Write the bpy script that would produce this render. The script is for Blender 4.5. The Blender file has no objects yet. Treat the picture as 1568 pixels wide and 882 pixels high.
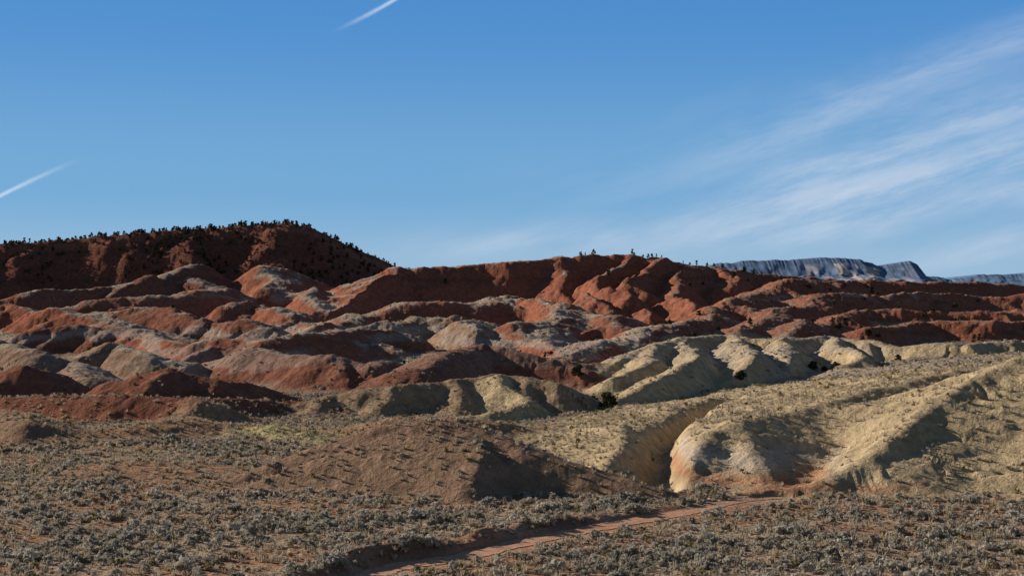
import bpy, math, random
import numpy as np
from mathutils import Vector
random.seed(4); rng=np.random.default_rng(7)
F=2178.0; H=25.0
BD=[0,170,300,450,600,700,780,860,1100,1500,5000]; BZ=[0,0,0,0,3,7,12,16,18,15,8]
def bz(d): return float(np.interp(d,BD,BZ))
def P(px,py,d):
    if d<60:
        h=d; dd=300.
        for _ in range(60): dd=.5*dd+.5*max(100,min(900,(H-bz(dd)-h)*F/(py-441)))
        d=dd
    return ((px-784)/F*d, float(d), H-(py-441)/F*d)
SUN_EL=math.radians(21); SUN_AZ=math.radians(30)
sund=Vector((-math.cos(SUN_AZ)*math.cos(SUN_EL), math.sin(SUN_AZ)*math.cos(SUN_EL), math.sin(SUN_EL)))
scene=bpy.context.scene
scene.view_settings.view_transform='Standard'; scene.view_settings.look='None'; scene.view_settings.exposure=0

# ---------------- noise
LAT=rng.random((8,256,256)).astype(np.float32)
def vn(x,y,s=0):
    L=LAT[s%8]
    xi=np.floor(x); yi=np.floor(y); fx=(x-xi).astype(np.float32); fy=(y-yi).astype(np.float32)
    xi=xi.astype(np.int32)&255; yi=yi.astype(np.int32)&255
    x1=(xi+1)&255; y1=(yi+1)&255
    fx=fx*fx*(3-2*fx); fy=fy*fy*(3-2*fy)
    a=L[yi,xi]; b=L[yi,x1]; c=L[y1,xi]; d=L[y1,x1]
    return a+(b-a)*fx+(c-a)*fy+(a-b-c+d)*fx*fy
def fbm(x,y,o=4,s=0,g=0.5):
    t=0;a=1;n=0
    for i in range(o):
        t=t+a*vn(x*2**i+i*17.3,y*2**i+i*9.1,s+i); n+=a; a*=g
    return t/n
def billow(x,y,o=3,s=0,g=0.5):
    t=0;a=1;n=0
    for i in range(o):
        t=t+a*np.abs(2*vn(x*2**i+i*7.3,y*2**i+i*5.1,s+i)-1); n+=a; a*=g
    return t/n
def sstep(a,b,x):
    t=np.clip((x-a)/(b-a),0,1); return t*t*(3-2*t)

# ---------------- grid
near=np.linspace(-150,92,26)
mid=np.exp(np.arange(math.log(95),math.log(1350),0.0025))
far=np.exp(np.linspace(math.log(1360),math.log(40000),60))
D=np.concatenate([near,mid,far]); 
us=np.concatenate([np.linspace(-1.1,-0.42,110,endpoint=False),np.arange(-0.42,0.42,0.0008),np.linspace(0.42,1.1,110)])
G=np.maximum(D,70.0)
X0=(us[None,:]*G[:,None]).astype(np.float32); Y0=np.repeat(D[:,None],len(us),1).astype(np.float32)
NR,NC=X0.shape
wa=np.clip((Y0-130)/280,0.12,1.0); wb_=sstep(330,480,Y0)*(1-.6*sstep(760,860,Y0))
X=X0+ (fbm(X0/22,Y0/22,3,1)-.5)*9*wa+(fbm(X0/5,Y0/5,3,2)-.5)*2.4*wa+(fbm(X0/75+5,Y0/75,2,6)-.5)*34*wb_
Y=Y0+ (fbm(X0/22+50,Y0/22,3,3)-.5)*9*wa+(fbm(X0/5+9,Y0/5,3,4)-.5)*2.4*wa+(fbm(X0/60+15,Y0/75,2,7)-.5)*44*wb_
base=np.interp(Y0,BD,BZ).astype(np.float32)
base+=(fbm(X0/60,Y0/60,3,5)-.5)*2.0*np.clip((Y0-150)/100,0.25,1)
Z=base.copy()
COLS=dict(R=(.355,.142,.09),T=(.56,.435,.265),S=(.42,.295,.20),W=(.50,.43,.34),M=(.225,.093,.066),Y=(.50,.43,.22),D=(.275,.122,.083),O=(.42,.255,.16),B=(.36,.24,.175),N=(.40,.285,.185),K=(.36,.235,.16))
soil=np.array(COLS['S'],np.float32)
RC=np.empty((NR,NC,3),np.float32); 
tr=sstep(250,420,Y0-X0*.35)[...,None]
RC[:]=soil*(1-tr)+np.array((.29,.14,.09),np.float32)*tr
GR=np.zeros((NR,NC),np.int8); SM=np.ones((NR,NC),np.float32)
def add(nodes,sl=.5,sr=.5,r=3.,k=1.5,fa=1.0,fl=9.,col='R',grp=1,world=False,sm=1.,cu=0.,cl=20.):
    pts=np.array([n if world else P(*n) for n in nodes],np.float64)
    zmax=pts[:,2].max()+4
    m=min(zmax/min(sl,sr)+5,260)
    mw=m+(22 if pts[:,1].max()>330 else 6)
    ymin,ymax=pts[:,1].min()-mw,pts[:,1].max()+mw
    r0=np.searchsorted(D,ymin-6); r1=min(np.searchsorted(D,ymax+6)+1,NR)
    ua=min((pts[:,0].min()-mw)/max(ymin,70),(pts[:,0].min()-mw)/max(ymax,70)); ub=max((pts[:,0].max()+mw)/max(ymin,70),(pts[:,0].max()+mw)/max(ymax,70))
    c0=max(np.searchsorted(us,ua)-1,0); c1=min(np.searchsorted(us,ub)+1,NC)
    if r1<=r0 or c1<=c0: return
    x=X[r0:r1,c0:c1]; y=Y[r0:r1,c0:c1]
    best=np.full(x.shape,1e9,np.float32); ZR=np.zeros_like(best); cz=ZR.copy(); al=ZR.copy(); sw=ZR.copy(); sd=ZR.copy(); ext=ZR.copy(); W=ZR+1e-20
    acc=0.; ns=len(pts)-1
    for i,(a,b) in enumerate(zip(pts[:-1],pts[1:])):
        dx,dy=b[0]-a[0],b[1]-a[1]; L2=dx*dx+dy*dy+1e-9; L=math.sqrt(L2)
        px=x-np.float32(a[0]); py=y-np.float32(a[1])
        tu=((px*dx+py*dy)/L2).astype(np.float32); t=np.clip(tu,0,1)
        ex=px-t*np.float32(dx); ey=py-t*np.float32(dy); d2=ex*ex+ey*ey
        e=np.zeros_like(best)
        if i==0: e=np.maximum(e,-tu*L)
        if i==ns-1: e=np.maximum(e,(tu-1)*L)
        si=(dx*py-dy*px).astype(np.float32)
        wt=(100./(d2+.5))**4
        W+=wt; cz+=wt*(a[2]+t*(b[2]-a[2])).astype(np.float32); al+=wt*(acc+t*L).astype(np.float32); sw+=wt*np.where(si>0,sl,sr).astype(np.float32)
        w=d2<best
        best=np.where(w,d2,best); sd=np.where(w,si,sd); ext=np.where(w,e,ext).astype(np.float32)
        acc+=L
    cz/=W; al/=W; s=sw/W
    dist=np.sqrt(best)
    fr=np.clip(ext/np.maximum(dist,.01),0,1); s=s*(1-fr)+max(sl,sr)*fr
    off=(abs(pts[0,0])*3.7+pts[0,1])%97
    if cu>0: cz=cz+cu*(fbm(al/cl+off,al*0+off,2,2)-.55)*2
    h=cz-s*(np.sqrt(dist*dist+r*r)-r)
    if fa>0:
        aw=al/fl+off+np.where(sd>0,31.,0.)+(vn(al/fl*.45+off,dist/(fl*3),3)-.5)*2.2
        n=billow(aw,dist/(fl*4.0)+off,3,int(off)%5)
        fm=(.35+1.1*vn(al/fl*.3+off*2,dist*0,4))*(1-fr)
        h=h-fa*fm*sstep(0.15*fl,1.5*fl,dist)*(1-n)*1.3
    z=Z[r0:r1,c0:c1]
    e=np.clip(.5+.5*(h-z)/k,0,1)
    Z[r0:r1,c0:c1]=z*(1-e)+h*e+k*e*(1-e)
    c=np.array(COLS[col],np.float32)
    e2=sstep(.15,.85,e)
    SM[r0:r1,c0:c1]=SM[r0:r1,c0:c1]*(1-e2)+sm*e2
    e2=e2[...,None]
    RC[r0:r1,c0:c1]=RC[r0:r1,c0:c1]*(1-e2)+c*e2
    g=GR[r0:r1,c0:c1]; g[e>.5]=grp
def spurs(nodes,step,length,ang=25,drop=.36,s=.65,r=1.5,col='R',fa=.8,fl=5,grp=1,base_ang=0,jit=.6):
    pts=[Vector(P(*n)) for n in nodes]
    acc=0; nxt=step*random.uniform(.2,.8)
    for a,b in zip(pts[:-1],pts[1:]):
        L=(b.xy-a.xy).length
        while nxt<acc+L:
            p=a.lerp(b,(nxt-acc)/L); 
            l=length*random.uniform(.45,1.35); an=math.radians(base_ang+random.uniform(-ang,ang))
            dr=Vector((math.sin(an),-math.cos(an),0)); a2=an+math.radians(random.uniform(-30,30)); d2=Vector((math.sin(a2),-math.cos(a2),0))
            q=p+dr*l*.5; q.z=p.z-drop*.8*l*.5
            q2=q+d2*l*.5; q2.z=q.z-drop*1.25*l*.5
            add([tuple(p),tuple(q),tuple(q2)],s*1.15,s*.72,r,.8,fa,fl,col,grp,True)
            nxt+=step*random.uniform(1-jit,1+jit)
        acc+=L

# ---------------- left mesa (back)
mesa=[(-420,392,900),(-150,380,930),(0,373,950),(60,370,950),(150,361,955),(240,353,960),(330,347,965),(400,342,965),(445,340,965),(470,345,965),(505,362,975),(540,380,990),(610,407,1010),(720,440,1060)]
add(mesa,.03,.72,3,2,2.5,30,'M',2)
spurs(mesa,70,85,22,.50,.80,5,'M',1.6,14,2)
rm1=[(628,408,800),(700,407,806),(760,403,815),(830,397,820),(880,392,822),(930,390,820),(1000,392,818),(1030,399,830),(1080,408,860),(1140,414,890),(1200,421,910),(1300,429,940),(1400,431,960),(1480,431,980),(1568,435,1000),(1800,440,1050)]
add(rm1,.045,.76,1.5,1.5,1.4,34,'R',3)
add([(628,408,800),(585,438,752),(523,480,706)],1.0,.26,1,1,.9,7,'R',3)
for sp in [[(870,396,820),(880,425,785),(872,450,765)],[(962,392,818),(935,425,775),(945,462,740),(990,485,705)],
           [(1010,392,818),(1000,430,765),(1035,458,740)],[(1030,399,830),(1070,432,770),(1040,470,725)],[(1090,408,860),(1130,438,790)]]:
    add(sp,.85,.6,2.5,1.5,.8,9,'R',3)
for px,py,d in [(905,446,742),(925,464,712),(960,438,752),(985,470,700),(945,478,690),(1045,452,728),(1070,474,690)]:
    add([(px-6,py,d),(px+8,py+7,d-14),(px+6,py+16,d-26)],.8,.6,2.,1,.6,6,'R',3)
# ---------------- foothills: third value <60 means crest height above the valley floor
hills=[
 ([(0,455,760),(60,447,775),(140,432,805),(220,420,830),(300,408,870)],'D',1),
 ([(130,470,715),(190,458,725),(250,447,745),(330,442,780)],'R',1),
 ([(410,402,880),(416,420,840),(398,442,790)],'R',0),
 ([(300,400,900),(290,425,850),(315,452,790)],'M',0),
 ([(440,440,790),(482,432,790),(470,450,755),(510,470,715)],'R',0),
 ([(-150,470,700),(0,478,670),(50,462,690),(100,470,670),(170,490,9),(260,515,7),(300,528,5)],'R',1),
 ([(180,478,8),(230,472,655),(290,480,10),(360,492,8),(420,505,6)],'D',1),
 ([(40,512,6),(120,499,9),(200,500,9),(270,506,8),(330,520,5)],'D',1),
 ([(340,470,700),(390,462,715),(440,475,690),(490,495,7)],'R',1),
 ([(-200,560,6),(-60,530,9),(0,520,10),(60,535,9),(110,552,6),(150,575,4)],'B',1),
 ([(95,545,6),(150,522,10),(185,522,10),(235,545,7),(300,556,5)],'K',1),
 ([(-150,590,4),(-40,572,6),(40,560,8),(90,572,6),(130,590,3)],'D',1),
 ([(310,528,6),(370,517,9),(440,520,9),(520,509,9),(600,503,9),(660,515,6)],'R',1),
 ([(490,500,8),(560,478,9),(640,466,680),(700,462,690),(775,450,720)],'R',1),
 ([(550,495,8),(650,480,10),(720,484,10),(785,500,9),(815,515,6)],'K',1),
 ([(785,450,720),(850,463,670),(832,490,10),(862,515,7),(880,535,4)],'R',0),
 ([(850,463,670),(900,478,10),(950,494,9),(1005,505,7)],'R',1),
 ([(110,612,2),(180,577,7),(250,562,9),(330,570,8),(400,588,5),(460,606,2)],'D',1),
 ([(330,548,6),(420,540,8),(500,545,8),(580,553,7),(650,562,4)],'D',1),
 ([(560,598,3),(620,565,7),(690,541,9),(760,529,10),(840,538,9),(905,560,5)],'D',1),
 ([(870,540,6),(920,522,8),(980,512,9),(1045,500,9),(1085,470,640),(1150,448,700),(1230,433,770),(1310,430,820)],'R',1),
 ([(1130,500,8),(1180,478,10),(1215,462,680),(1270,452,720),(1350,449,745),(1450,446,780),(1600,452,800)],'R',1),
 ([(1200,505,7),(1270,482,9),(1340,470,665),(1400,476,660),(1480,470,680),(1600,472,700)],'R',1),
 ([(1310,505,6),(1400,490,8),(1480,492,8),(1600,488,8)],'R',1),
]
for n,c,sp in hills:
    dm=sum(P(*q)[1] for q in n)/len(n); sc=dm/600
    add(n,.36,.70,4.5*sc,1.8*sc,1.1*sc,20*sc,c,1,sm=.75,cu=3.4*sc,cl=24*sc)
    if sp: spurs(n,38*sc,31*sc,45,.32,.66,3.6*sc,c,.6*sc,10*sc,1)
add([(-200,616,3),(0,605,4),(100,601,5),(200,605,5),(300,608,5),(450,610,3),(520,625,1.5)],.25,.6,2,1.5,1.0,7,'D',cu=.8,cl=12)
add([(310,610,5),(290,630,3),(255,652,1.5),(230,668,1)],.45,.35,2,1.5,.5,6,'O')
tn=[(455,618,2.2),(520,598,4.5),(600,587,6),(690,580,6.5),(760,573,7.2),(850,585,6),(915,605,2.5)]
add(tn,.3,.68,1.8,1.2,1.0,7,'N',cu=.8,cl=9)
spurs(tn,12,13,36,.3,.6,1.4,'N',.5,4)
add([(765,572,290),(778,590,284),(812,611,276),(768,627,268),(690,638,262)],.7,.5,1.4,.8,.3,5,'T')
tb=[(915,568,4),(960,540,8),(1000,526,10),(1060,515,10),(1120,510,10.5),(1200,515,10),(1280,512,10),(1340,520,9),(1400,528,8),(1480,525,9),(1600,518,9)]
add(tb,.3,.66,2.5,2,1.2,10,'T',sm=.6,cu=1.0,cl=15)
for sp in [[(1000,526,10),(992,548,7.5),(945,582,3.5)],[(1055,517,10),(1060,548,8),(1010,582,5),(955,610,2)],[(1135,512,10),(1155,545,8),(1118,580,3.5)],
           [(1210,516,10),(1200,545,7),(1190,572,3)],[(1290,514,10),(1318,540,7),(1270,565,3)],[(1350,522,9),(1360,550,4)],[(1430,528,8),(1415,552,4)],[(1500,526,9),(1490,542,6)]]:
    add(sp,.85,.5,1.5,1.0,.7,3.5,'T',sm=.6)
# shrub plateau
add([(830,690,222),(900,655,255),(1000,628,290),(1120,606,320),(1260,582,345),(1400,562,360),(1600,540,375),(1900,520,390)],.10,.09,12,2,.3,14,'S',0)
add([(830,674,232),(890,655,226),(955,648,214),(950,686,193),(925,714,184)],1.0,.3,1.2,.8,.6,2.5,'T',sm=.6)
hb=[(1044,700,187),(1082,660,193),(1130,644,198),(1210,628,209),(1300,600,228),(1400,577,250),(1600,545,285),(1900,500,300)]
add(hb,.13,.33,2.5,1.2,.7,2.6,'T',sm=.7)
add([(1082,660,193),(1062,692,186),(1040,728,178)],.3,1.1,1.5,.8,.6,2.2,'T',sm=.6)
add([(1130,644,198),(1155,690,186),(1180,738,175)],.28,.28,3.5,1,.6,2.4,'T',sm=.6)
hc=[(1215,755,171),(1260,732,174),(1330,698,178),(1390,652,186),(1440,608,194),(1500,577,200),(1568,546,206),(1700,500,216),(1950,480,235)]
add(hc,.5,.33,2.5,1.2,.8,2.1,'T',sm=.3)
add([(1600,542,207),(1640,592,192),(1665,685,175),(1680,765,160)],.5,.27,4,2.5,.9,2.3,'T',sm=.4)
# front mound A
add([(290,752,180),(380,722,182),(480,684,185),(580,652,186),(660,642,186),(712,648,184),(800,682,178),(900,716,174),(1010,748,170)],.35,.85,2.0,.8,.2,7,'K',0,sm=.5)
add([(700,643,186),(738,688,175.5),(716,745,167)],.95,.22,1.2,.8,.1,7,'K',0,sm=.5)
mA=(GR==0)&(np.abs(RC[...,0]-.36)<.02)&(Y0<200)
add([(320,690,222),(380,660,236),(420,650,236),(465,658,232),(520,682,222)],.3,.32,3,1.5,.3,6,'Y')
add([(-200,620,330),(0,628,4),(60,640,4),(125,665,1.5)],.35,.7,3,1.5,.3,8,'K')
add([(130,665,1.5),(210,645,3),(300,640,3),(380,652,1.5)],.25,.4,4,2,.3,8,'O')
add([(100,738,183),(200,704,192),(290,710,190),(350,735,184)],.22,.30,4,1.5,.2,8,'O')
add([(500,660,1),(600,640,3.5),(700,640,3.5),(820,658,1)],.25,.45,4,2,.4,8,'O')
def carve(nodes,depth,wd):
    global Z
    pts=np.array([P(*n) for n in nodes]); bdd=np.full(X.shape,1e9,np.float32)
    for a,b in zip(pts[:-1],pts[1:]):
        dx,dy=b[0]-a[0],b[1]-a[1]; L2=dx*dx+dy*dy
        t=np.clip(((X-a[0])*dx+(Y-a[1])*dy)/L2,0,1); bdd=np.minimum(bdd,(X-a[0]-t*dx)**2+(Y-a[1]-t*dy)**2)
    Z=Z-depth*np.exp(-bdd/wd**2)
carve([(1120,625,275),(1060,645,240),(1012,680,208),(1004,715,192),(1015,745,178)],4.2,2.4)

# detail relief
rough=sstep(.3,1.5,Z-base)
amp=np.clip(Y0/400,.25,1.6)
Z+= (billow(X0/14,Y0/14,4,6)-.5)*1.6*rough*amp*np.where(GR==0,.5,1)*SM + (billow(X0/3.5,Y0/3.5,4,2)-.5)*.75*amp*(.2+rough)*(.35+.65*SM)
Z+= (fbm(X0/2.,Y0/2.,3,5)-.5)*.28
Z=np.where(Y0>1340,base-2,Z)
# ---------------- road
road_px=[(500,905),(560,884),(610,869),(700,855),(800,832),(900,812),(1000,796),(1080,783),(1140,773),(1195,768)]
rp=[]
for px,py in road_px:
    d=(H+.4)*F/(py-441); rp.append(((px-784)/F*d,d))
rp=np.array(rp)
def cat(p,n=14):
    o=[]
    q=np.vstack([2*p[0]-p[1],p,2*p[-1]-p[-2]])
    for i in range(1,len(q)-2):
        for t in np.linspace(0,1,n,endpoint=False):
            o.append(.5*((2*q[i])+(-q[i-1]+q[i+1])*t+(2*q[i-1]-5*q[i]+4*q[i+1]-q[i+2])*t*t+(-q[i-1]+3*q[i]-3*q[i+1]+q[i+2])*t**3))
    o.append(q[-2]); return np.array(o)
rc=cat(rp)
msk=(Y0>95)&(Y0<190)&(np.abs(X0)<60)
ii=np.where(msk); x=X0[ii]; y=Y0[ii]
bd=np.full(x.shape,1e9); sg=np.zeros(x.shape)
for a,b in zip(rc[:-1],rc[1:]):
    dx,dy=b-a; L2=dx*dx+dy*dy
    t=np.clip(((x-a[0])*dx+(y-a[1])*dy)/L2,0,1)
    d2=(x-a[0]-t*dx)**2+(y-a[1]-t*dy)**2; w=d2<bd
    bd=np.where(w,d2,bd); sg=np.where(w,dx*(y-a[1])-dy*(x-a[0]),sg)
bd=np.sqrt(bd)
fade=np.clip((167-y)/20,0,1)
RZ=-0.35
flat=1-sstep(1.6,np.where(sg>0,2.4,4.3),bd)
zz=Z[ii]
zz=zz*(1-flat)+(RZ*fade)*flat
bank=np.exp(-((bd-3.7)/1.2)**2)*np.where(sg>0,1.3,.0)*fade*(.15+1.2*fbm(x/5,y/5,2,3))*sstep(166,140,y)
Z[ii]=zz+bank
ROADD=np.full((NR,NC),99.,np.float32); ROADD[ii]=np.where(sg>0,bd,bd-1.3)
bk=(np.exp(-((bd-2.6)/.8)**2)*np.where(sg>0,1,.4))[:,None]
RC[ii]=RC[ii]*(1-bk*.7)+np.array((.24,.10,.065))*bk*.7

# ---------------- normals / colour
dzr=np.gradient(Z,axis=0); dyr=np.gradient(Y0,axis=0); dzc=np.gradient(Z,axis=1); dxc=np.gradient(X0,axis=1)
gx=dzc/dxc; dxr=np.gradient(X0,axis=0); gy=(dzr-gx*dxr)/dyr
slope=np.sqrt(gx*gx+gy*gy)
def blur(a,n=4):
    for _ in range(n):
        a=(a+np.roll(a,1,0)+np.roll(a,-1,0)+np.roll(a,1,1)+np.roll(a,-1,1))/5
    return a
sl=blur(slope,6)
n1=fbm(X0/9,Y0/9,4,2); n2=fbm(X0/40,Y0/40,3,1)
hz=sstep(300,420,Y0)
bx=X0*F/np.maximum(Y0,1)+784
topm=(1-sstep(.24,.54,sl+(n1-.5)*.5))*hz*(GR!=2)
topm=topm*(1-.65*sstep(850,1100,bx)*sstep(500,580,Y0))
pal=np.array((.52,.435,.335),np.float32)
pal=pal*(.75+.5*n2[...,None])
cc=RC.copy()
k=(topm*.85*sstep(.28,.52,n2+.08))[...,None]
cc=cc*(1-k)+pal*k
zb=Z+ (n1-.5)*4+(n2-.5)*10
st=vn(zb/2.1,zb*0+3.3,4)
cc*= (1+ (st-.5)*.35*sstep(.25,.6,sl))[...,None]
ws=sstep(.55,.70,vn(zb/2.8+9,n2*2,2))*sstep(.35,.55,fbm(X0/70+3,Y0/70,2,6))*hz*(GR==1)*(Y0<780)
cc=cc*(1-.62*ws[...,None])+np.array((.47,.40,.335),np.float32)*.62*ws[...,None]
bm=((bx>1020)&(bx<1360)&(Y0<200)&(Y0>160)&(GR==1))*(1-sstep(1180,1370,bx))
zz=Z+(n1-.5)*1.6+(bx-1150)*.004
wb=bm*np.exp(-((zz-2.9)/.8)**2)*1.0; ob=bm*np.exp(-((zz-1.1)/.8)**2)
cc=cc*(1-.7*wb[...,None])+np.array((.60,.51,.43),np.float32)*(.7*wb[...,None])
cc=cc*(1-.75*ob[...,None])+np.array((.50,.24,.14),np.float32)*(.75*ob[...,None])
pk=((GR==1)&(bx>1150)&(bx<1420)&(Y0<190))*np.exp(-((Z+(n1-.5)*1.4-.7-(bx-1200)*.004)/.5)**2)
cc=cc*(1-.6*pk[...,None])+np.array((.52,.28,.17),np.float32)*(.6*pk[...,None])
nearm=(1-sstep(170,300,Y0))*(GR==0)*(~mA)
patch=fbm(X0/12,Y0/9,4,6)
rp2=(sstep(.46,.60,patch)*nearm)[...,None]
cc=cc*(1-rp2*.75)+np.array((.47,.25,.155),np.float32)*rp2*.75
pale=(sstep(.5,.65,fbm(X0/10+40,Y0/6,4,3))*nearm)[...,None]
cc=cc*(1-pale*.5)+np.array((.52,.42,.31),np.float32)*pale*.5
mz=Z-np.interp(bx,[n[0] for n in mesa],[P(*n)[2] for n in mesa])
cap=(GR==2)*sstep(-9,-6,mz)*(1-sstep(-3.5,-2,mz))
cc=cc*(1-.6*cap[...,None])+np.array((.36,.16,.11),np.float32)*.6*cap[...,None]
veg=np.clip(.95-sl*.9,0.12,1)
veg=np.where((GR==0)&(~mA),1.0,veg)
veg=np.where(mA,np.clip(veg*.75,0,1),veg)
veg=veg*np.where(GR==1,.68,1)
veg=np.where(GR==2,.55,veg)
veg=np.where(GR==3,np.clip(.5-sl,0,1),veg)
veg=veg*sstep(1.8,2.5,ROADD)
cC=(bx>1180)&(Y0<260)&(GR==1); veg=np.where(cC,veg*.6,veg)
cB=(bx>1020)&(bx<1340)&(Y0<200)&(GR==1); veg=np.where(cB,veg*.4,veg)

def samp(A,x,y):
    r=np.interp(y,D,np.arange(NR)); g=np.maximum(y,70.); c=np.interp(x/g,us,np.arange(NC))
    r0=np.clip(r.astype(int),0,NR-2); c0=np.clip(c.astype(int),0,NC-2); fr=r-r0; fc=c-c0
    return A[r0,c0]*(1-fr)*(1-fc)+A[r0+1,c0]*fr*(1-fc)+A[r0,c0+1]*(1-fr)*fc+A[r0+1,c0+1]*fr*fc

# ---------------- node helpers
class NT:
    def __init__(s,nt): s.nt=nt
    def n(s,t,**k):
        nd=s.nt.nodes.new(t)
        for a,b in k.items(): setattr(nd,a,b)
        return nd
    def l(s,a,b): s.nt.links.new(a,b)
    def put(s,sock,v):
        if isinstance(v,bpy.types.NodeSocket): s.l(v,sock)
        else: sock.default_value=v
    def m(s,op,a,b=0.0,c=None,clamp=False):
        nd=s.n('ShaderNodeMath',operation=op,use_clamp=clamp); s.put(nd.inputs[0],a); s.put(nd.inputs[1],b)
        if c is not None: s.put(nd.inputs[2],c)
        return nd.outputs[0]
    def mix(s,f,a,b,bt='MIX'):
        nd=s.n('ShaderNodeMix',data_type='RGBA',blend_type=bt); s.put(nd.inputs[0],f); s.put(nd.inputs[6],a); s.put(nd.inputs[7],b); return nd.outputs[2]
    def mr(s,v,a,b,c=0.,d=1.):
        nd=s.n('ShaderNodeMapRange',interpolation_type='SMOOTHSTEP'); s.put(nd.inputs[0],v)
        for i,q in enumerate((a,b,c,d)): nd.inputs[i+1].default_value=q
        return nd.outputs[0]
    def noise(s,vec,sc,det=4,ro=.55):
        nd=s.n('ShaderNodeTexNoise'); s.l(vec,nd.inputs['Vector']); nd.inputs['Scale'].default_value=sc; nd.inputs['Detail'].default_value=det; nd.inputs['Roughness'].default_value=ro; return nd.outputs[0]
def newmat(name):
    m=bpy.data.materials.new(name); m.use_nodes=True; m.node_tree.nodes.clear(); t=NT(m.node_tree)
    out=t.n('ShaderNodeOutputMaterial'); return m,t,out
mt,t,out=newmat('badlands_earth')
geo=t.n('ShaderNodeNewGeometry'); pos=geo.outputs['Position']
ca=t.n('ShaderNodeAttribute',attribute_name='Col'); va=t.n('ShaderNodeAttribute',attribute_name='veg')
nA=t.noise(pos,.45,6,.7)
f1=t.m('ADD',t.m('MULTIPLY',nA,1.7),.15)
c1=t.mix(1.0,ca.outputs['Color'],f1,'MULTIPLY')
def vor(sc,th0,th1):
    v=t.n('ShaderNodeTexVoronoi',feature='F1'); t.l(pos,v.inputs['Vector']); v.inputs['Scale'].default_value=sc; v.inputs['Randomness'].default_value=1
    return t.mr(v.outputs['Distance'],th0,th1,1,0)
dens=t.mr(t.m('ADD',t.m('MULTIPLY',nA,.7),t.m('MULTIPLY',va.outputs['Fac'],.55)),.5,.8)
sp=t.m('MULTIPLY',vor(.95,.22,.42),dens)
grs=t.mix(t.mr(nA,.4,.65),(.16,.135,.095,1),(.35,.31,.23,1))
c2=t.mix(t.m('MULTIPLY',sp,.7),c1,grs)
bs=t.n('ShaderNodeBsdfDiffuse'); t.l(c2,bs.inputs['Color'])
hh=t.m('ADD',t.m('MULTIPLY',nA,1.4),t.m('MULTIPLY',sp,.4))
bp=t.n('ShaderNodeBump'); bp.inputs['Strength'].default_value=.8; bp.inputs['Distance'].default_value=1.0; t.l(hh,bp.inputs['Height']); t.l(bp.outputs[0],bs.inputs['Normal'])
t.l(bs.outputs[0],out.inputs[0])

def link(o,coll=None): (coll or scene.collection).objects.link(o); return o
def gridmesh(name,fmask):
    fi=np.where(fmask.ravel())[0]
    r=fi//(NC-1); c=fi%(NC-1)
    a=r*NC+c
    q=np.stack([a,a+1,a+1+NC,a+NC],1)
    u,inv=np.unique(q.ravel(),return_inverse=True)
    me=bpy.data.meshes.new(name)
    me.vertices.add(len(u)); co=np.stack([X0.ravel()[u],Y0.ravel()[u],Z.ravel()[u]],1).astype(np.float32); me.vertices.foreach_set('co',co.ravel())
    n=len(fi); me.loops.add(n*4); me.loops.foreach_set('vertex_index',inv.ravel().astype(np.int32))
    me.polygons.add(n); me.polygons.foreach_set('loop_start',np.arange(0,n*4,4,dtype=np.int32)); 
    me.polygons.foreach_set('use_smooth',np.ones(n,bool))
    me.update(calc_edges=True)
    at=me.attributes.new('Col','FLOAT_COLOR','POINT'); c4=np.ones((len(u),4),np.float32); c4[:,:3]=np.clip(cc.reshape(-1,3)[u],0,.8); at.data.foreach_set('color',c4.ravel())
    av=me.attributes.new('veg','FLOAT','POINT'); av.data.foreach_set('value',veg.ravel()[u].astype(np.float32))
    me.materials.append(mt); return link(bpy.data.objects.new(name,me))
g4=GR[:-1,:-1]
gridmesh('ground',g4==0); gridmesh('badlands_hills',g4==1); gridmesh('juniper_mesa',g4==2); gridmesh('red_mesa',g4==3)

# road mesh
mr_,t,out=newmat('dirt_track'); geo=t.n('ShaderNodeNewGeometry'); pos=geo.outputs['Position']
nn=t.noise(pos,1.2,5,.7); c=t.mix(t.mr(nn,.3,.7),(.54,.29,.18,1),(.68,.41,.28,1))
bs=t.n('ShaderNodeBsdfDiffuse'); t.l(c,bs.inputs['Color'])
bp=t.n('ShaderNodeBump'); bp.inputs['Distance'].default_value=.1; t.l(nn,bp.inputs['Height']); t.l(bp.outputs[0],bs.inputs['Normal']); t.l(bs.outputs[0],out.inputs[0])
vs=[];fs=[]; tg=np.gradient(rc,axis=0); tg/=np.linalg.norm(tg,axis=1)[:,None]; nm=np.stack([-tg[:,1],tg[:,0]],1)
K=7
for i in range(len(rc)):
    wd=1.4+.15*math.sin(i*.7)+.12*math.sin(i*2.1)
    if rc[i,1]>158: wd*=max(.25,(168-rc[i,1])/10)
    for j in range(K):
        p=rc[i]+nm[i]*wd*(j/(K-1)*2-1)
        z=float(samp(Z,np.array([p[0]]),np.array([p[1]]))[0])+.05-(.03 if j in(1,2,4,5) else 0)
        vs.append((p[0],p[1],z))
for i in range(len(rc)-1):
    for j in range(K-1): a=i*K+j; fs.append((a,a+K,a+K+1,a+1))
me=bpy.data.meshes.new('dirt_road'); me.from_pydata(vs,[],fs); me.polygons.foreach_set('use_smooth',[True]*len(fs)); me.materials.append(mr_); link(bpy.data.objects.new('dirt_road',me))

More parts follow.
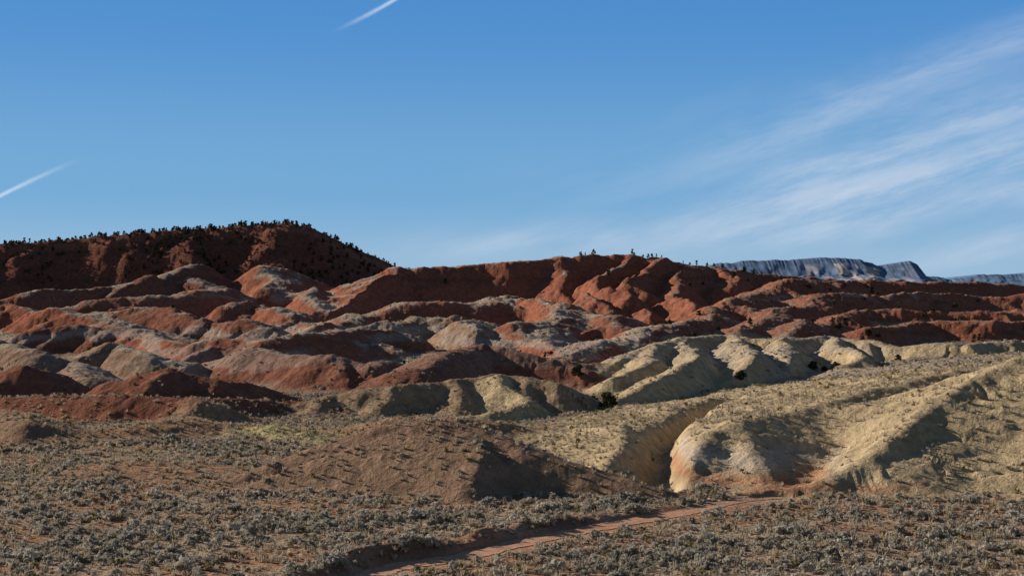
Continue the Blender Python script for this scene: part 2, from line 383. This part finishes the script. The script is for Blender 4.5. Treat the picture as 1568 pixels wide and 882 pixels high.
# ---------------- distant mesas
mdst,t,out=newmat('distant_rock_haze'); geo=t.n('ShaderNodeNewGeometry'); pos=geo.outputs['Position']
ca=t.n('ShaderNodeAttribute',attribute_name='Col')
nn=t.noise(pos,.02,5,.7); f=t.mr(nn,.3,.7,.72,1.28); c=t.mix(1.,ca.outputs['Color'],f,'MULTIPLY')
bs=t.n('ShaderNodeBsdfDiffuse'); t.l(c,bs.inputs['Color']); t.l(bs.outputs[0],out.inputs[0])
def dmesa(name,sky,d0,pale,a=(.17,.25,.39)):  # bluish rock colour: aerial haze is painted into the base colour
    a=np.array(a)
    xs=np.linspace(sky[0][0],sky[-1][0],420); top=np.interp(xs,[s[0] for s in sky],[s[1] for s in sky]); 
    R=60; vs=[];cs=[];fs=[]
    tj=(fbm(xs/24,xs*0,2,1)-.5)*7+(vn(xs/2.5,xs*0+4,2)-.5)*1.2
    for i in range(R):
        v=i/(R-9) if i<R-8 else 1+(i-R+9)*.3
        vv=min(v,1)
        gl=fbm(xs/26.+vv*1.3,xs*0+vv*5.5,4,3); g2=fbm(xs/9.,xs*0+vv*7,3,5)
        for j,px in enumerate(xs):
            zt=H-(top[j]+tj[j]*vv**6-441)/F*d0
            h=vv**1.2*.70 if vv<.8 else .536+(vv-.8)/.2*.464
            y=d0-1100+vv*900+(gl[j]-.5)*260*math.sin(vv*math.pi)+(v-1)*(2500 if v>1 else 0)
            vs.append(((px-784)/F*d0*(1-.05*(1-vv)),y,0+(zt)*h if v<=1 else zt-(v-1)*60))
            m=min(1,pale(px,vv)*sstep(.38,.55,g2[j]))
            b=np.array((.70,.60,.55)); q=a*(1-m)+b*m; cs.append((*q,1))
    n=len(xs)
    for i in range(R-1):
        for j in range(n-1): k=i*n+j; fs.append((k,k+1,k+n+1,k+n))
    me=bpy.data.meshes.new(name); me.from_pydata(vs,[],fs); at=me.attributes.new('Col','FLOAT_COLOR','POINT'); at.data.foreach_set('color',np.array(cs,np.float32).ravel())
    me.polygons.foreach_set('use_smooth',[True]*len(fs)); me.materials.append(mdst); link(bpy.data.objects.new(name,me))
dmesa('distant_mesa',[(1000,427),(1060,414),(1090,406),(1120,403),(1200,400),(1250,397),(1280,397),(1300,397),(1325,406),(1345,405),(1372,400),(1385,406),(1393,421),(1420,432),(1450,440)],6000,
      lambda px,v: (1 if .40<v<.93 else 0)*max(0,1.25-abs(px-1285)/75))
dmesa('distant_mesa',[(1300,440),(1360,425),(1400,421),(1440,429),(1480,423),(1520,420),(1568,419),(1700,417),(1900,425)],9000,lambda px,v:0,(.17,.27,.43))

# ---------------- vegetation
def leafmat(name,a,b,tr=.15):
    m,t,out=newmat(name); oi=t.n('ShaderNodeObjectInfo')
    c=t.mix(oi.outputs['Random'],(*a,1),(*b,1)); d=t.n('ShaderNodeBsdfDiffuse'); t.l(c,d.inputs[0]); tl=t.n('ShaderNodeBsdfTranslucent'); t.l(c,tl.inputs[0])
    mx=t.n('ShaderNodeMixShader'); mx.inputs[0].default_value=tr; t.l(d.outputs[0],mx.inputs[1]); t.l(tl.outputs[0],mx.inputs[2]); t.l(mx.outputs[0],out.inputs[0]); return m
msage=leafmat('sage_leaf',(.34,.315,.26),(.63,.585,.50),.35)
mstraw=leafmat('dry_grass',(.44,.36,.26),(.62,.54,.41),.35)
mgreen=leafmat('rabbitbrush_leaf',(.28,.24,.11),(.42,.36,.18),.3)
mjun=leafmat('juniper_leaf',(.045,.056,.028),(.085,.095,.05),.1)
mbark,t,out=newmat('juniper_bark'); d=t.n('ShaderNodeBsdfDiffuse'); d.inputs[0].default_value=(.16,.12,.09,1); t.l(d.outputs[0],out.inputs[0])
mtwig,t,out=newmat('sage_stem'); d=t.n('ShaderNodeBsdfDiffuse'); d.inputs[0].default_value=(.24,.20,.16,1); t.l(d.outputs[0],out.inputs[0])
def quads(cs,ns,sz,asp=1.):
    n=len(cs); u=rng.normal(size=(n,3)); u-=ns*(u*ns).sum(1)[:,None]; u/=np.linalg.norm(u,axis=1)[:,None]; v=np.cross(ns,u)
    s=sz[:,None]
    return np.stack([cs-u*s-v*s*asp,cs+u*s-v*s*asp*.6,cs+u*s*.7+v*s*asp,cs-u*s*.6+v*s*asp],1).reshape(-1,3)
def mkmesh(name,V,mats,midx,extraV=None,extraF=None):
    nq=len(V)//4; me=bpy.data.meshes.new(name)
    fs=[(4*i,4*i+1,4*i+2,4*i+3) for i in range(nq)]; vs=[tuple(v) for v in V]; mi=[0]*nq
    if extraV is not None:
        o=len(vs); vs+=extraV; fs+=[tuple(i+o for i in f) for f in extraF]; mi+=[1]*len(extraF)
    me.from_pydata(vs,[],fs)
    for m in mats: me.materials.append(m)
    me.polygons.foreach_set('material_index',mi); return me
def tube(a,b,ra,rb,V,Fc,n=5):
    a=Vector(a);b=Vector(b); d=(b-a).normalized(); u=d.orthogonal().normalized(); v=d.cross(u); o=len(V)
    for p,r in((a,ra),(b,rb)):
        for i in range(n): an=2*math.pi*i/n; V.append(tuple(p+u*math.cos(an)*r+v*math.sin(an)*r))
    for i in range(n): j=(i+1)%n; Fc.append((o+i,o+j,o+n+j,o+n+i))
def clumpcloud(nc,per,R,hgt,z0,cr,flat=.8):
    C=[];N=[]
    for i in range(nc):
        an=rng.uniform(0,2*math.pi); rr=R*math.sqrt(rng.uniform(0,1)); zz=rng.uniform(0,1)
        rmax=math.sqrt(max(.05,1-(zz*.95)**2)); c=np.array((math.cos(an)*rr*rmax,math.sin(an)*rr*rmax,z0+zz*hgt))
        r=cr*rng.uniform(.6,1.3)
        d=rng.normal(size=(per,3)); d/=np.linalg.norm(d,axis=1)[:,None]; q=r*rng.uniform(.5,1,(per,1))
        C.append(c+d*q*np.array((1,1,flat))); nn=d+rng.normal(size=(per,3))*.5; N.append(nn/np.linalg.norm(nn,axis=1)[:,None])
    return np.concatenate(C),np.concatenate(N)
def shrub(name,mat,R,hg,nc,per,sz):
    C,N=clumpcloud(nc,per,R,hg*.75,.08,R*.38); C[:,2]=np.maximum(C[:,2],.02)
    eV=[];eF=[]
    for i in range(4):
        an=rng.uniform(0,6.28); tube((0,0,-.1),(math.cos(an)*R*.6,math.sin(an)*R*.6,hg*.6),.025,.01,eV,eF,3)
    return mkmesh(name,quads(C,N,rng.uniform(.6,1.3,len(C))*sz),[mat,mtwig],0,eV,eF)
def tuft(name,mat,n=16):
    V=[]
    for i in range(n):
        an=rng.uniform(0,6.28); r=rng.uniform(0,.15); ln=rng.uniform(.2,.5); lean=rng.uniform(.05,.3); c,s=math.cos(an),math.sin(an)
        b=np.array((c*r,s*r,-.02)); tp=b+np.array((c*lean,s*lean,ln)); w=np.array((-s,c,0))*.05
        V+= [b-w,b+w,tp+w*.4,tp-w*.4]
    return mkmesh(name,np.array(V),[mat],0)
def juniper(name,hg,R,nc,per,sz):
    eV=[];eF=[]
    tube((0,0,-.4),(.1,0,hg*.45),.22*hg/4,.13*hg/4,eV,eF,7); 
    tube((.1,0,hg*.45),(.05,.1,hg*.85),.13*hg/4,.04,eV,eF,6)
    for i in range(9):
        an=i*2.4+rng.uniform(-.4,.4); z=hg*rng.uniform(.12,.6); tip=(math.cos(an)*R*.8,math.sin(an)*R*.8,z+hg*rng.uniform(.08,.25)); tube((.05,0,z),tip,.07*hg/4,.02,eV,eF,4)
    C,N=clumpcloud(nc,per,R*.85,hg*.82,hg*.12,R*.3,.85)
    lob=rng.uniform(.75,1.2,8); an=(np.arctan2(C[:,1],C[:,0])/(2*math.pi)*8).astype(int)%8; C[:,:2]*=lob[an][:,None]
    return mkmesh(name,quads(C,N,rng.uniform(.6,1.3,len(C))*sz),[mjun,mbark],0,eV,eF)
def srccoll(name,meshes):
    c=bpy.data.collections.new(name)
    for i,m in enumerate(meshes): c.objects.link(bpy.data.objects.new(f'{name}_{chr(97+i)}',m))
    return c
def scatter(name,pts,scl,coll,nv,tilt=.12):
    n=len(pts); me=bpy.data.meshes.new(name); me.vertices.add(n); me.vertices.foreach_set('co',np.asarray(pts,np.float32).ravel())
    a=me.attributes.new('scl','FLOAT_VECTOR','POINT'); s=np.asarray(scl,np.float32)[:,None]*rng.uniform(.8,1.2,(n,3)).astype(np.float32); a.data.foreach_set('vector',s.ravel())
    a=me.attributes.new('rot','FLOAT_VECTOR','POINT'); r=np.zeros((n,3),np.float32); r[:,2]=rng.uniform(0,6.283,n); r[:,:2]=rng.uniform(-tilt,tilt,(n,2)); a.data.foreach_set('vector',r.ravel())
    a=me.attributes.new('vid','INT','POINT'); a.data.foreach_set('value',rng.integers(0,nv,n).astype(np.int32))
    o=link(bpy.data.objects.new(name,me))
    ng=bpy.data.node_groups.new(name+'_gn','GeometryNodeTree'); ng.interface.new_socket('Geometry',in_out='INPUT',socket_type='NodeSocketGeometry'); ng.interface.new_socket('Geometry',in_out='OUTPUT',socket_type='NodeSocketGeometry')
    gi=ng.nodes.new('NodeGroupInput'); go=ng.nodes.new('NodeGroupOutput'); ip=ng.nodes.new('GeometryNodeInstanceOnPoints'); ci=ng.nodes.new('GeometryNodeCollectionInfo')
    ci.inputs['Collection'].default_value=coll; ci.inputs['Separate Children'].default_value=True; ci.inputs['Reset Children'].default_value=True
    def at(nm,ty):
        x=ng.nodes.new('GeometryNodeInputNamedAttribute'); x.data_type=ty; x.inputs['Name'].default_value=nm; return x.outputs['Attribute']
    ng.links.new(gi.outputs[0],ip.inputs['Points']); ng.links.new(ci.outputs[0],ip.inputs['Instance']); ip.inputs['Pick Instance'].default_value=True
    ng.links.new(at('vid','INT'),ip.inputs['Instance Index']); ng.links.new(at('rot','FLOAT_VECTOR'),ip.inputs['Rotation']); ng.links.new(at('scl','FLOAT_VECTOR'),ip.inputs['Scale'])
    ng.links.new(ip.outputs[0],go.inputs[0]); md=o.modifiers.new('scatter','NODES'); md.node_group=ng; print(name,n); return o
def rpts(n,d0,d1,ulim=.45,umin=None):
    d=np.sqrt(rng.uniform(d0*d0,d1*d1,n)); u=rng.uniform(-ulim if umin is None else umin,ulim,n); return u*d,d
def accept(x,y,prob): k=rng.uniform(0,1,len(x))<prob; return x[k],y[k]
sage=srccoll('sage_src',[shrub(f'sage{i}',msage,.5,.5,9,10,.09) for i in range(6)])
grn=srccoll('rabbit_src',[shrub(f'rab{i}',mgreen,.42,.55,8,9,.08) for i in range(3)])
far_s=srccoll('scrub_src',[shrub(f'scr{i}',msage,.5,.45,6,6,.14) for i in range(4)])
tft=srccoll('grass_src',[tuft(f'tuft{i}',mstraw) for i in range(4)])
x,y=rpts(62000,102,330,.43)
v=samp(veg,x,y); cl=fbm(x/6,y/4,3,2); pt=samp(patch.astype(np.float32),x,y)
g=samp((GR>0).astype(np.float32),x,y)
x,y=accept(x,y,np.clip(v*v*1.0*(.14+.86*sstep(.36,.57,cl))*(1-.55*sstep(.46,.6,pt)*(g<.5)),0,1))
z=samp(Z,x,y); g=samp(((GR>0)|mA).astype(np.float32),x,y); s=rng.lognormal(-.38,.42,len(x))*(1-.35*g)*(1-.2*sstep(150,200,y)); nr=y<190
scatter('sagebrush',np.stack([x,y,z],1)[nr],np.clip(s,.3,1.8)[nr],sage,6)
fx,fy,fz,fs_=x[~nr],y[~nr],z[~nr],s[~nr]
x,y=rpts(26000,102,280,.43); v=samp(veg,x,y); x,y=accept(x,y,np.clip(v*.75,0,1)); z=samp(Z,x,y)
scatter('dry_grass',np.stack([x,y,z],1),rng.uniform(.6,1.4,len(x)),tft,4)
x,y=rpts(4000,102,330,.43); v=samp(veg,x,y); x,y=accept(x,y,v*.6); z=samp(Z,x,y)
scatter('rabbitbrush',np.stack([x,y,z],1),rng.uniform(.6,1.2,len(x)),grn,3)
x,y=rpts(26000,320,720,.43); v=samp(veg,x,y); x,y=accept(x,y,np.clip(v*.8*sstep(.35,.6,fbm(x/14,y/14,3,1)),0,1)); z=samp(Z,x,y)
x=np.concatenate([x,fx]);y=np.concatenate([y,fy]);z=np.concatenate([z,fz]); s=np.concatenate([rng.uniform(.4,1.2,len(x)-len(fx)),fs_])
scatter('desert_scrub',np.stack([x,y,z],1),s,far_s,4)
jun=srccoll('juniper_src',[juniper(f'jun{i}',rng.uniform(3,4.2),rng.uniform(1.5,2.1),12,14,.32) for i in range(5)])
pts=[]
x,y=rpts(9000,840,1030,-.07,-.45); g=samp((GR==2).astype(np.float32),x,y); x,y=accept(x,y,np.where(g>.5,.24,.0)*sstep(.3,.6,fbm(x/30,y/30,3,4))); pts.append(np.stack([x,y,samp(Z,x,y)],1))
mp=np.array([P(*n) for n in mesa])
tt=rng.uniform(0,len(mp)-1.6,220); i=tt.astype(int); f=(tt-i)[:,None]; q=mp[i]*(1-f)+mp[i+1]*f; x=q[:,0]+rng.normal(0,3,len(q)); y=q[:,1]+rng.uniform(-4,18,len(q)); pts.append(np.stack([x,y,samp(Z,x,y)],1))
x,y=rpts(3500,420,900); x,y=accept(x,y,.045*sstep(.4,.7,fbm(x/50,y/50,2,5))); pts.append(np.stack([x,y,samp(Z,x,y)],1))
x,y=rpts(700,560,900,.45,.06); x,y=accept(x,y,(x/y>.13)*.16); pts.append(np.stack([x,y,samp(Z,x,y)],1))
npm=sum(len(p) for p in pts)
tp=[]
for px,d in [(889,826),(896,828),(908,830),(968,824),(971,826),(984,826),(990,830),(996,832),(1003,830),(1010,836),(1040,850),(1052,856),(1060,862),(1078,868),(1090,880),(1100,884),(1112,890),(1125,895)]:
    xx=(px-784)/F*d; ds=np.linspace(d-40,d+40,81); zz=samp(Z,np.full(81,xx),ds); k=np.argmax((zz-H)/ds); tp.append((xx,ds[k]))
tp=np.array(tp); pts.append(np.stack([tp[:,0],tp[:,1],samp(Z,tp[:,0],tp[:,1])],1))
pts=np.concatenate(pts); sc_=rng.uniform(.4,.9,len(pts)); sc_[npm:]=rng.uniform(.4,.75,len(tp)); scatter('juniper_woodland',pts,sc_,jun,5,.08)
def atrow(px,py,dmin,dmax):
    ds=np.linspace(dmin,dmax,400); xx=(px-784)/F*ds; zz=samp(Z,xx,ds); rows=441+(H-zz)/ds*F
    return ds[np.argmin(np.abs(rows-py))]
jm=[juniper(f'juniper_big{i}',3.4,2.0,42,34,.15) for i in range(3)]
for i,(px,py,s,dm,dM) in enumerate([(930,624,1.05,270,310),(908,616,.6,270,320),(1135,582,.8,320,380),(1245,565,.75,340,400),(1280,566,.85,350,400),(1262,568,.5,340,400),(1330,514,.9,480,560),(1285,503,.9,490,600),(1345,516,.6,480,560),(1375,552,.6,360,450),(1530,510,.9,480,560),(1560,520,.8,480,560),(885,575,.9,320,390)]):
    d=atrow(px,py,dm,dM); x=(px-784)/F*d; z=float(samp(Z,np.array([x]),np.array([d]))[0])
    o=link(bpy.data.objects.new('juniper_tree',jm[i%3])); o.location=(x,d,z-.05); o.scale=(s,s,s*.85); o.rotation_euler=(0,0,i*1.3)

# ---------------- contrails
mcn,t,out=newmat('contrail_ice'); uv=t.n('ShaderNodeUVMap'); sx=t.n('ShaderNodeSeparateXYZ'); t.l(uv.outputs[0],sx.inputs[0])
mp_=t.n('ShaderNodeMapping'); mp_.inputs['Scale'].default_value=(9,1.6,1); t.l(uv.outputs[0],mp_.inputs[0]); nn=t.noise(mp_.outputs[0],1.,5,.6)
v=t.m('ABSOLUTE',t.m('SUBTRACT',sx.outputs[1],.5)); v=t.m('ADD',v,t.m('MULTIPLY',t.m('SUBTRACT',nn,.5),.35)); a=t.mr(v,.0,.42,1,0)
e=t.m('MULTIPLY',t.mr(sx.outputs[0],0,.75),t.mr(nn,.2,.6,.5,1)); a=t.m('MULTIPLY',t.m('MULTIPLY',a,e),.5)
tr=t.n('ShaderNodeBsdfTransparent'); tl=t.n('ShaderNodeBsdfTranslucent'); tl.inputs[0].default_value=(.95,.98,1,1); mx=t.n('ShaderNodeMixShader'); t.l(a,mx.inputs[0]); t.l(tr.outputs[0],mx.inputs[1]); t.l(tl.outputs[0],mx.inputs[2]); t.l(mx.outputs[0],out.inputs[0])
def contrail(p0,p1,w):
    N=30; vs=[];uvs=[];fs=[]; d=45000; A=np.array(p0,float);B=np.array(p1,float); t_=(B-A)/np.linalg.norm(B-A); n_=np.array((-t_[1],t_[0]))
    for i in range(N+1):
        f=i/N; c=A+(B-A)*f+n_*math.sin(f*3)*3
        for s_ in(-1,1): q=c+n_*s_*w*(1.3-.5*f); vs.append(P(q[0],q[1],d)); uvs.append((f,(s_+1)/2))
    for i in range(N): a=2*i; fs.append((a,a+1,a+3,a+2))
    me=bpy.data.meshes.new('contrail'); me.from_pydata(vs,[],fs); ul=me.uv_layers.new(name='UVMap')
    for l in me.loops: ul.data[l.index].uv=uvs[l.vertex_index]
    me.materials.append(mcn); link(bpy.data.objects.new('contrail',me))
contrail((500,54),(640,-22),6); contrail((135,238),(-60,332),6)

# ---------------- world
w=bpy.data.worlds.new('sky'); scene.world=w; w.use_nodes=True; w.node_tree.nodes.clear(); t=NT(w.node_tree)
out=t.n('ShaderNodeOutputWorld'); bg=t.n('ShaderNodeBackground'); sky=t.n('ShaderNodeTexSky'); sky.sky_type='NISHITA'; sky.sun_disc=False; sky.sun_elevation=SUN_EL; sky.sun_rotation=math.radians(-60); sky.altitude=1800; sky.air_density=1.0; sky.dust_density=.2; sky.ozone_density=2.5
tc=t.n('ShaderNodeTexCoord'); sx=t.n('ShaderNodeSeparateXYZ'); t.l(tc.outputs['Generated'],sx.inputs[0])
yy=t.m('MAXIMUM',sx.outputs[1],.05); U=t.m('DIVIDE',sx.outputs[0],yy); V=t.m('DIVIDE',sx.outputs[2],yy)
ct,st_=math.cos(math.radians(17)),math.sin(math.radians(17))
ra=t.m('ADD',t.m('MULTIPLY',U,ct),t.m('MULTIPLY',V,st_)); rb=t.m('SUBTRACT',t.m('MULTIPLY',V,ct),t.m('MULTIPLY',U,st_))
cv=t.n('ShaderNodeCombineXYZ'); t.l(t.m('MULTIPLY',ra,8.),cv.inputs[0]); t.l(t.m('MULTIPLY',rb,44),cv.inputs[1]); cv.inputs[2].default_value=2.3; N1=t.noise(cv.outputs[0],1.2,6,.62)
cv=t.n('ShaderNodeCombineXYZ'); t.l(t.m('MULTIPLY',ra,9.),cv.inputs[0]); t.l(t.m('MULTIPLY',rb,16),cv.inputs[1]); cv.inputs[2].default_value=4; N2=t.m('SUBTRACT',t.noise(cv.outputs[0],1.,3),.5)
def band(p0,p1,wd,amt):
    ux0,uy0=(p0[0]-784)/F,(441-p0[1])/F; ux1,uy1=(p1[0]-784)/F,(441-p1[1])/F
    L=math.hypot(ux1-ux0,uy1-uy0); c,s=(ux1-ux0)/L,(uy1-uy0)/L
    du=t.m('SUBTRACT',U,ux0); dv=t.m('SUBTRACT',V,uy0)
    a=t.m('ADD',t.m('MULTIPLY',du,c),t.m('MULTIPLY',dv,s)); b=t.m('SUBTRACT',t.m('MULTIPLY',dv,c),t.m('MULTIPLY',du,s))
    q=t.m('DIVIDE',t.m('ADD',b,t.m('MULTIPLY',N2,wd/F*2.4)),wd/F); g=t.m('EXPONENT',t.m('MULTIPLY',t.m('MULTIPLY',q,q),-1.))
    e=t.m('MULTIPLY',t.mr(a,-.05,L*.45),t.mr(a,L*1.0,L*1.35,1,0))
    return t.m('MULTIPLY',t.m('MULTIPLY',g,e),amt)
bands=[band((920,400),(1568,232),28,.42),band((940,372),(1568,160),22,.28),band((1020,395),(1568,290),22,.36),band((1080,250),(1620,20),30,.36),
       band((640,376),(900,368),24,.34),band((1380,408),(1640,345),24,.38),band((1150,330),(1640,110),90,.20),band((760,330),(1500,250),90,.15)]
S=bands[0]
for b in bands[1:]: S=t.m('ADD',S,b)
S=t.m('MINIMUM',t.m('MULTIPLY',S,t.mr(N1,.28,.72,.15,1.)),.7)
el=sx.outputs[2]
cr=t.n('ShaderNodeValToRGB'); t.l(el,cr.inputs[0]); rr=cr.color_ramp; rr.interpolation='EASE'
rr.elements[0].position=0; rr.elements[0].color=(.30,.49,.69,1); rr.elements[1].position=1; rr.elements[1].color=(.035,.08,.17,1)
e_=rr.elements.new(.07); e_.color=(.155,.38,.66,1); e_=rr.elements.new(.2); e_.color=(.07,.265,.62,1); e_=rr.elements.new(.45); e_.color=(.05,.105,.22,1)
sc=t.mix(1.,cr.outputs[0],(10,10,10,1),'MULTIPLY')
sb=t.mix(.92,sky.outputs[0],sc)
anti=t.mr(sx.outputs[1],-.35,.45)
sb=t.mix(1.,sb,t.mix(anti,(.75,.52,.38,1),(1,1,1,1)),'MULTIPLY')
cm=t.mix(S,sb,(6.4,7.1,8.2,1)); t.l(cm,bg.inputs[0]); bg.inputs[1].default_value=.10; t.l(bg.outputs[0],out.inputs[0])
sl_=bpy.data.lights.new('sun','SUN'); sl_.energy=5.0; sl_.angle=math.radians(.5); sl_.color=(1,.88,.74); so=link(bpy.data.objects.new('sun',sl_)); so.rotation_euler=sund.to_track_quat('Z','Y').to_euler()
cd=bpy.data.cameras.new('camera'); cd.lens=50.0; cd.sensor_width=36; cd.clip_start=1; cd.clip_end=200000; co=link(bpy.data.objects.new('camera',cd)); co.location=(0,0,H); co.rotation_euler=(math.radians(90),0,0); scene.camera=co
